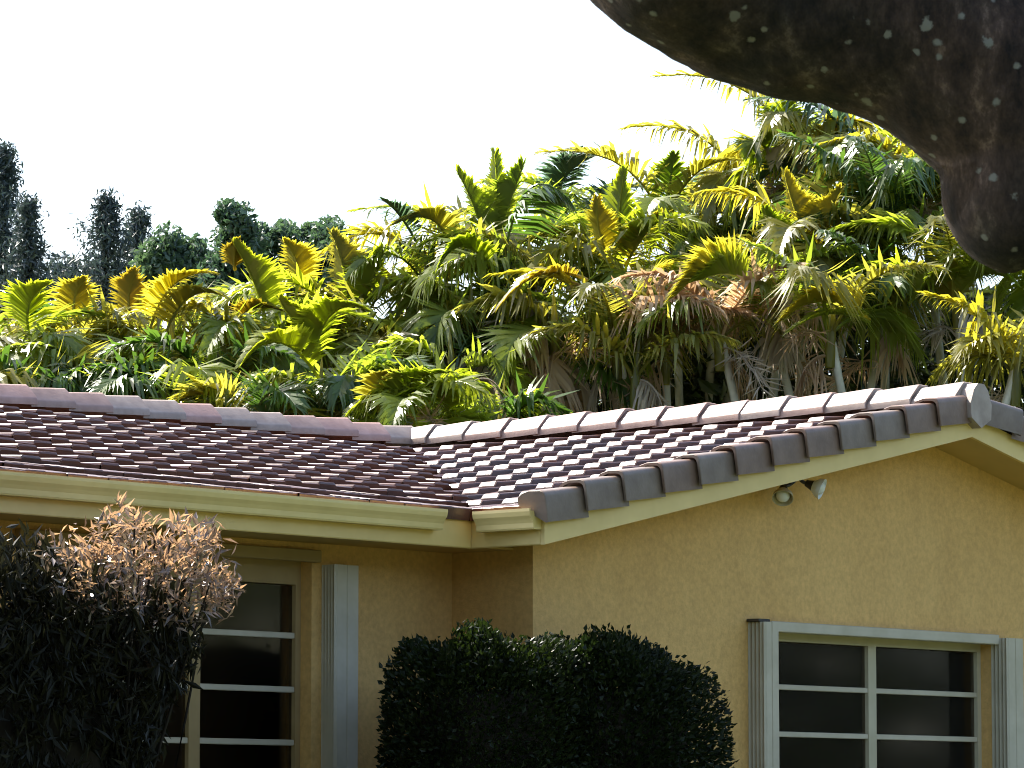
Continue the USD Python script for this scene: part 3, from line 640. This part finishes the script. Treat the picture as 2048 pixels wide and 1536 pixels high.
palm(585, 590, 44.5, [OL, G, YE], 'areca palm with ragged yellow tips before the far round tree', n=10, L=1.4, seed=7, feats=[(YE, (600, 580), (600, 510), (570, 485), 40, .4)])
palm(700, 610, 44, [G, LI, OL], 'olive green areca palm left of the tall green fan palm', n=12, L=1.6, seed=8, feats=[(OL, (700, 620), (690, 520), (665, 470), 45, .5, .07), (LI, (720, 630), (740, 560), (765, 500), 40, .5, .06)])
palm(205, 720, 42, [DK, G], 'low areca palm with a pale bent trunk near the left ridge', n=7, L=1.2, seed=9, trunk=(210, 800), stem='stem_pale', dead=6, grey=.7)
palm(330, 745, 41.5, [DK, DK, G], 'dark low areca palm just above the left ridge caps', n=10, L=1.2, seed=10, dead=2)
palm(430, 700, 42.3, [DK, OL], 'areca palm with brown drooping fronds left of the big lime fronds', n=6, L=1.3, seed=11, dead=8, grey=.4)
palm(840, 790, 40.5, [G, LI, G], 'bright green low areca palm right above the ridge junction', n=8, L=1.0, seed=12, dead=1, feats=[(LI, (900, 835), (880, 760), (800, 790), 25, .42, .08, -.3), (G, (780, 830), (800, 740), (900, 745), 25, .42, .07, -.3), (OL, (760, 830), (735, 740), (800, 740), 10, .3, .05)])
palm(860, 520, 44.5, [OL, YE, G], 'areca palm with olive arching fronds beside the tall green fan palm', n=9, L=1.6, seed=13, dead=5, grey=.6, feats=[(OL, (900, 500), (880, 400), (785, 450), 30, .45, .06), (BL, (830, 480), (800, 420), (765, 400), 15, .4, .03)])
palm(975, 520, 45, [G, DK, G], 'tall areca palm with a green fan of upright fronds', n=8, L=1.7, seed=14, emin=40, dead=2, feats=[(G, (980, 530), (960, 420), (915, 345), 40, .55, .06), (LI, (990, 520), (1000, 400), (990, 310), 55, .55, .06), (G, (985, 500), (1020, 400), (1045, 330), 45, .55, .06)])
palm(940, 590, 43.5, [G, OL], 'areca palm with a short bright green arching frond over brown litter', n=6, L=1.2, seed=15, dead=9, grey=.55, feats=[(LI, (990, 540), (920, 450), (880, 530), 35, .4, .08)])
palm(1060, 500, 44, [DK, G], 'areca palm with a dark frond drooping right from a pale midrib', n=7, L=1.4, seed=16, dead=3, feats=[(DK, (1010, 510), (1040, 300), (1140, 400), -35, .62, .07)])
palm(1165, 430, 47, [BL, G], 'areca palm with blue-green top fronds against the white sky', n=7, L=1.6, seed=17, emin=30, dead=1, feats=[(BL, (1110, 400), (1130, 320), (1215, 305), 20, .5, .04), (BL, (1120, 390), (1120, 330), (1160, 300), 20, .45, .04)])
palm(1235, 520, 44, [OL, YE, LI], 'areca palm with a broad yellow-green fan pointing up', n=8, L=1.5, seed=18, emin=25, dead=4, grey=.3, feats=[(LI, (1240, 500), (1235, 420), (1250, 345), 60, .52, .065), (YE, (1250, 530), (1285, 470), (1320, 430), 40, .45, .06), (YE, (1215, 520), (1190, 450), (1195, 400), 45, .4, .05)])
palm(1110, 610, 42.8, [OL, G], 'areca palm with an orange-tipped frond arching to the left', n=5, L=1.2, seed=19, dead=10, grey=.55, feats=[(OR, (1175, 560), (1080, 510), (1000, 610), 20, .36, .06, -.4)])
palm(1350, 450, 46, [G, OL, G], 'areca palm with loose green fronds in front of bright sky gaps', n=9, L=1.7, seed=20, emin=20, dead=2, feats=[(G, (1335, 440), (1340, 340), (1350, 310), 30, .4, .045), (OL, (1340, 420), (1390, 310), (1480, 320), 15, .45, .045)])
palm(1235, 640, 42.6, ['dead_brown', OL, YE], 'areca palm with an orange-brown skirt of dead fronds', n=6, L=1.3, seed=21, dead=9, grey=.25, trunk=(1265, 790), stem='stem_pale')
palm(1440, 610, 42.4, [OL, G, 'dead_brown'], 'areca palm with a bright yellow comb-like frond and slim trunk', n=6, L=1.2, seed=22, dead=8, grey=.3, trunk=(1486, 800), stem='stem_pale', feats=[(YE, (1500, 560), (1430, 500), (1352, 590), 80, .56, .06, -.5), (LI, (1500, 570), (1460, 530), (1400, 560), 80, .5, .055, -.4)])
palm(1330, 640, 42.8, ['dead_brown', OL], 'areca palm with a slanted grey trunk under hanging dead fronds', n=4, L=1.2, seed=23, dead=9, grey=.35, trunk=(1335, 830), stem='stem_pale')
palm(1270, 690, 42.3, ['dead_brown', OL], 'areca palm with a pale trunk slanting right and a ragged brown crown', n=3, L=1.1, seed=41, dead=9, grey=.35, trunk=(1322, 820), stem='stem_pale')
palm(1615, 520, 43.6, [OL, LI, YE], 'areca palm with an upright golden frond below the dead flower tuft', n=9, L=1.4, seed=24, dead=5, grey=.4, feats=[(YE, (1625, 510), (1590, 430), (1570, 350), 45, .48, .06), (YE, (1630, 510), (1650, 430), (1680, 380), 40, .45, .05), (LI, (1560, 520), (1540, 460), (1530, 420), 45, .4, .05)])
palm(1660, 665, 42, [OL, G], 'areca palm with a golden comb frond low over the gable ridge', n=6, L=1.2, seed=25, dead=6, grey=.4, trunk=(1690, 800), stem='stem_pale', feats=[(YE, (1740, 640), (1650, 560), (1565, 640), 70, .42, .055, -.5), (G, (1740, 645), (1660, 600), (1580, 660), 20, .32, .05, -.5)])
palm(1600, 340, 45.5, [LI, OL, YE], 'tallest areca palm, yellow-green, with a grey dead tuft on top', n=10, L=1.5, seed=26, dead=4, grey=1.0, emin=20, feats=[(LI, (1560, 340), (1500, 240), (1510, 310), 20, .5, .05), (LI, (1580, 320), (1540, 220), (1600, 200), 30, .5, .05), (YE, (1650, 320), (1680, 240), (1730, 250), 35, .5, .06), (OR, (1600, 330), (1620, 310), (1670, 330), 30, .3, .05), ('dead_grey', (1600, 340), (1560, 250), (1550, 320), -10, .4, .05), ('dead_grey', (1600, 340), (1630, 250), (1650, 310), -10, .4, .05)])
palm(1735, 370, 45, [G, BL, OL, G], 'grey-green areca palm right of the tallest one', n=11, L=1.5, seed=27, dead=1)
palm(1845, 410, 44.5, [OL, LI, YE], 'areca palm with a golden frond tucked against the oak limb', n=10, L=1.4, seed=28, dead=3, feats=[(YE, (1830, 400), (1810, 290), (1890, 380), 40, .45, .06), (G, (1820, 380), (1790, 320), (1760, 350), 20, .45, .05)])
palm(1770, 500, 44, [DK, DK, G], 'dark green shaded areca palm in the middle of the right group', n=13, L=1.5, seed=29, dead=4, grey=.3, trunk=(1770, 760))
palm(1915, 590, 42.6, [OL, LI, G], 'yellow-green areca palm below the oak burl with a grey dead sheath', n=10, L=1.3, seed=30, dead=5, grey=.9, trunk=(1925, 790), stem='stem_pale', feats=[(LI, (1915, 600), (1870, 520), (1835, 590), 30, .45, .05), (LI, (1915, 600), (1960, 520), (2020, 560), 30, .45, .05), (YE, (1905, 610), (1905, 560), (1900, 530), 40, .4, .05)])
palm(1760, 640, 43.2, [OL, DK], 'olive areca palm with a straight trunk left of the grey sheathed palm', n=9, L=1.2, seed=31, dead=6, grey=.3, trunk=(1735, 800))
palm(2030, 740, 40.8, [YE, OL], 'small yellow areca palm behind the roof peak with a pale bent stem', n=7, L=.8, seed=32, dead=1, trunk=(1965, 800), stem='stem_pale')
palm(1545, 650, 43, [OL, 'dead_brown', G], 'brownish areca palm between the two golden comb fronds', n=8, L=1.2, seed=33, dead=9, grey=.3, trunk=(1600, 800), stem='stem_pale')
palm(790, 640, 43.6, [OL, G], 'areca palm choked with grey and brown dead fronds left of centre', n=6, L=1.3, seed=34, dead=11, grey=.6)
palm(720, 740, 41.8, [DK, DK, G], 'dark low areca palm right of the big lime fronds', n=9, L=1.2, seed=35, dead=4, grey=.5)
palm(1135, 680, 43.2, [DK, 'dead_brown'], 'areca palm almost wholly dead with brown fronds hanging in shade', n=3, L=1.1, seed=36, dead=13, grey=.45)
palm(905, 690, 42.6, [DK, G], 'areca palm with grey withered fronds hanging beside dark leaves', n=4, L=1.1, seed=37, dead=8, grey=.8)
palm(70, 740, 41.5, [OL, DK, DK], 'low mottled areca palm at the left above the ridge caps', n=10, L=1.2, seed=38, dead=4, grey=.5)
palm(500, 770, 41, [DK, DK, OL], 'low areca palm with curling fronds touching the left ridge', n=8, L=1.0, seed=39, dead=5, grey=.6)
palm(1000, 800, 41, [DK, G], 'low shaded areca palm with a pale arching stalk behind the ridge', n=7, L=.9, seed=40, dead=2, grey=.8, feats=[('dead_grey', (1010, 835), (1000, 740), (950, 760), 0, .06, .02)])
palm(1430, 500, 46.2, [G, DK, OL], 'green areca palm behind the bright yellow comb-like frond', n=12, L=1.6, seed=42, dead=2)
palm(1500, 420, 46.5, [OL, G, BL], 'thin-leaved areca palm left of the tallest one, sky behind it', n=10, L=1.5, seed=43, dead=3, grey=.6)

palm(2190, 560, 43, [OL, G, LI], 'areca palm hidden from here by the oak trunk', n=10, L=1.5, seed=51, dead=3)
palm(2400, 600, 42, [G, DK, OL], 'areca palm at the right end of the row, beyond the oak', n=11, L=1.5, seed=52, dead=3)
palm(2650, 640, 42, [OL, G], 'last areca palm of the row, out beyond the gable', n=10, L=1.5, seed=53, dead=2)

# ---------------------------------------------------------------- undergrowth behind the palms (one mass)
rg = np.random.default_rng(77)
N = 130000
xs = rg.uniform(-1500, 3600, N); dp = rg.uniform(46, 50, N)
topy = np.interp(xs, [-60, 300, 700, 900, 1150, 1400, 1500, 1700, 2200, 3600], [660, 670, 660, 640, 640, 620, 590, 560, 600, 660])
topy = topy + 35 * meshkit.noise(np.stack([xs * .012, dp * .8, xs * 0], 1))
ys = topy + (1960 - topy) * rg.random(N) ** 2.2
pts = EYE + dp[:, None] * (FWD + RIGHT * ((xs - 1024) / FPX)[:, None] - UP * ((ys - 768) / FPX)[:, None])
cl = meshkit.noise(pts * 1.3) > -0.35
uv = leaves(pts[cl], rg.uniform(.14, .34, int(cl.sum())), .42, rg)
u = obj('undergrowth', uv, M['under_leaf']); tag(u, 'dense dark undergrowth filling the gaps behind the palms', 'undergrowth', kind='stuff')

# ---------------------------------------------------------------- the wooded neighbourhood on the other side of the street
rg = np.random.default_rng(78)
N = 26000
az = rg.uniform(math.radians(165), math.radians(372), N); rr_ = rg.uniform(44, 54, N)
hh = 8.5 + 2.5 * meshkit.noise(np.stack([az * 7, az * 0, az * 0], 1)) + 1.2 * meshkit.noise(np.stack([az * 31, az * 0, az * 0 + 3], 1))
pts = np.stack([-3 + rr_ * np.cos(az), 2 + rr_ * np.sin(az), hh * rg.random(N)], 1)
wb = obj('wood', leaves(pts, rg.uniform(.7, 1.2, N), .6, rg), M['under_leaf']); tag(wb, 'belt of dark trees closing the far side of the street', 'wood', kind='stuff')

# ---------------------------------------------------------------- far trees
def tree_cloud(px, top, bot, depth, halfw, kind, label, n, seed, mat_):
    rg = np.random.default_rng(seed)
    A, B = at(px, bot, depth), at(px, top, depth); s = depth / FPX
    h = B[2] - A[2]; root = np.array([A[0], A[1], 0.0])
    t = thing('conifer_tree' if kind == 'conifer' else 'broadleaf_tree', label, 'tree', root)
    obj('trunk', shifted(tube([root, (A + B) / 2 * [1, 1, .8], B - [0, 0, .3]], [0.30, 0.16, 0.03], 7), root), M['twig'], t, smooth=True)
    if kind == 'conifer':
        cs = []
        z0 = A[2] - 0.5
        for k in range(95):
            q = (k + rg.random()) / 95; z = z0 + (B[2] - z0) * q
            r = halfw * s * 1.7 * (1 - q) ** 1.25 * rg.uniform(.2, 1.15) * (0.75 + 0.5 * math.sin(q * 23 + seed) ** 2) + 0.06
            az = rg.uniform(0, 2 * math.pi); hd = np.array([math.cos(az), math.sin(az), 0])
            m = int(n * .6) // 95; u_ = rg.random(m) ** .7
            tip = np.array([B[0], B[1], z]) + hd * r + ez * r * .25
            c = np.array([B[0], B[1], z]) * (1 - u_)[:, None] + tip * u_[:, None] + rg.normal(size=(m, 3)) * (0.10 + .10 * r)
            cs.append(c)
        c = np.vstack(cs)
        obj('crown', shifted(leaves(c, rg.uniform(.10, .22, len(c)), .26, rg, up=.5), root), mat_, t)
    else:
        cs = []
        K = 34
        for k in range(K):
            u_ = rg.uniform(-1, 1); v = rg.random()
            zc_ = A[2] + (h) * v * (1 - .55 * u_ * u_)
            cc = np.array([A[0], A[1], zc_]) + RIGHT * u_ * halfw * s * .95 + FWD * [1, 1, 0] * rg.uniform(-1, 1) * halfw * s * .6
            r = rg.uniform(.35, .8) * max(.5, h * .16)
            d = rg.normal(size=(n // K, 3)); d /= np.linalg.norm(d, axis=1, keepdims=True)
            cs.append(cc + d * r * rg.uniform(.5, 1.1, (n // K, 1)))
        c = np.vstack(cs)
        obj('crown', shifted(leaves(c, rg.uniform(.09, .22, len(c)), .5, rg), root), mat_, t)
        for k in range(5):
            e = c[int(rg.integers(len(c)))]
            obj('limb', shifted(tube(bez(root + [0, 0, A[2] * .5], (root + e) / 2 + [0, 0, e[2] * .2], e, 7), np.linspace(.12, .03, 7), 5), root), M['twig'], t, smooth=True)
CM, TM = M['conifer_leaf'], M['tree_leaf']
def shade_tree():
    rg = np.random.default_rng(31); root = np.array([-9.5, -2.0, 0.0])
    t = thing('broadleaf_tree', 'dense low shade tree on the lawn beyond the left edge of the view', 'tree', root)
    obj('trunk', shifted(tube([root, root + [.1, 0, 1.5], root + [.2, .1, 3.5]], [.2, .16, .08], 8), root), M['twig'], t, smooth=True)
    cs = []
    for k in range(60):
        d = rg.normal(size=3); d /= np.linalg.norm(d)
        q = root + [0, 0, 3.6] + d * np.array([2.0, 2.0, 2.6]) * rg.uniform(.3, 1)
        e = rg.normal(size=(120, 3)); e /= np.linalg.norm(e, axis=1, keepdims=True); cs.append(q + e * rg.uniform(.15, .7, (120, 1)))
    c = np.vstack(cs); c = c[c[:, 2] > .3]
    obj('crown', shifted(leaves(c, rg.uniform(.10, .18, len(c)), .45, rg), root), M['oak_leaf'], t)
shade_tree()
tree_cloud(8, 300, 600, 90, 98, 'conifer', 'tallest dark conifer, cut by the left edge of the view', 11000, 1, CM)
tree_cloud(58, 405, 600, 88, 55, 'conifer', 'small dark conifer close beside the tallest one', 6000, 2, CM)
tree_cloud(212, 398, 570, 92, 86, 'conifer', 'dark conifer with a slim spire standing clear against the sky', 7500, 3, CM)
tree_cloud(276, 425, 570, 93, 46, 'conifer', 'short slim conifer right of the spire-topped one', 5000, 4, CM)
tree_cloud(350, 470, 590, 85, 75, 'broadleaf', 'low rounded green tree right of the conifers', 7000, 5, TM)
tree_cloud(465, 405, 590, 82, 50, 'broadleaf', 'taller bluish green tree with a small pointed top', 7000, 6, TM)
tree_cloud(590, 440, 590, 84, 125, 'broadleaf', 'broad flat-topped green tree beyond the yellow-tipped palm', 12000, 7, TM)
tree_cloud(150, 530, 600, 95, 90, 'broadleaf', 'low dark tree under the spire-topped conifer', 3600, 8, CM)

# ---------------------------------------------------------------- oak: trunk at the right, limb across the top right corner
od = 9.2
def oak():
    rg = np.random.default_rng(9)
    S = od / FPX
    def pt(px, py, dd=0.0): return at(px, py, od + dd)
    def chain(pr, seg=14):
        out = m3.Manifold()
        for (p0, r0), (p1, r1) in zip(pr, pr[1:]):
            a = m3.Manifold.sphere(r0, 40).translate(tuple(p0)); b = m3.Manifold.sphere(r1, 40).translate(tuple(p1))
            out = out + m3.Manifold.batch_hull([a, b])
        return out
    trunk_foot = pt(2380, 900); trunk_foot[2] = 0
    limb = [(pt(1130, -620, -.3), 200 * S), (pt(1300, -330, -.2), 215 * S), (pt(1372, -160, -.1), 234 * S), (pt(1490, -84), 230 * S), (pt(1600, -35), 218 * S), (pt(1700, -10), 210 * S), (pt(1830, 40), 205 * S), (pt(1960, 130), 205 * S), (pt(2090, 240), 200 * S)]
    stub = [(pt(2090, 240), 185 * S), (pt(2060, 330, -.02), 165 * S), (pt(2030, 405, -.05), 128 * S)]
    trunk = [(pt(2090, 240), 200 * S), (pt(2270, 420), 215 * S), (pt(2300, 620), 232 * S), (pt(2330, 800), 235 * S), (pt(2350, 1100), 245 * S), (trunk_foot, 300 * S)]
    up_ = [(pt(2090, 240), 200 * S), (pt(2280, -120), 180 * S), (pt(2400, -700, .3), 150 * S)]
    allm = chain(limb) + chain(stub) + chain(trunk) + chain(up_)
    m = tri(allm.refine_to_length(0.03))
    m.merge_vertices()
    trimesh.smoothing.filter_taubin(m, lamb=0.5, nu=0.52, iterations=40)
    v, n = m.vertices.copy(), m.vertex_normals
    d = 0.016 * meshkit.noise(v * 3.0) + 0.006 * meshkit.noise(v * 8.0 + 5) + 0.010 * meshkit.noise(v * np.array([26, 26, 13.0]))
    m.vertices = v + n * d[:, None]
    t = thing('oak_tree', 'old oak with a thick lichen-spotted limb across the upper right corner', 'tree', trunk_foot)
    obj('trunk', shifted(m, trunk_foot), M['bark'], t, smooth=True)
    # crown, above the frame
    ctr = np.array([-8.6, -6.2, 6.9])
    K = 260; cs = []
    for k in range(K):
        d = rg.normal(size=3); d /= np.linalg.norm(d); d[2] = abs(d[2]) * .9 + .0
        q = ctr + d * np.array([8.0, 6.5, 2.4]) * rg.uniform(.45, 1)
        e = rg.normal(size=(130, 3)); e /= np.linalg.norm(e, axis=1, keepdims=True)
        cs.append(q + e * rg.uniform(.2, .9, (130, 1)))
    c = np.vstack(cs); c = c[c[:, 2] > np.maximum(4.6, 1.9 + 0.205 * np.linalg.norm(c[:, :2] - EYE[:2], axis=1))]
    obj('crown', shifted(leaves(c, rg.uniform(.09, .15, len(c)), .4, rg), trunk_foot), M['oak_leaf'], t)
    for k in range(7):
        e = c[int(rg.integers(len(c)))]; s0 = pt(2330, -350, .2)
        obj('branch', shifted(tube(bez(s0, (s0 + e) / 2 + [0, 0, .6], e, 9), np.linspace(.11, .03, 9), 7), trunk_foot), M['bark'], t, smooth=True)
oak()
for p in stage.Traverse():
    if p.GetCustomDataByKey('_o'): p.ClearCustomDataByKey('_o')
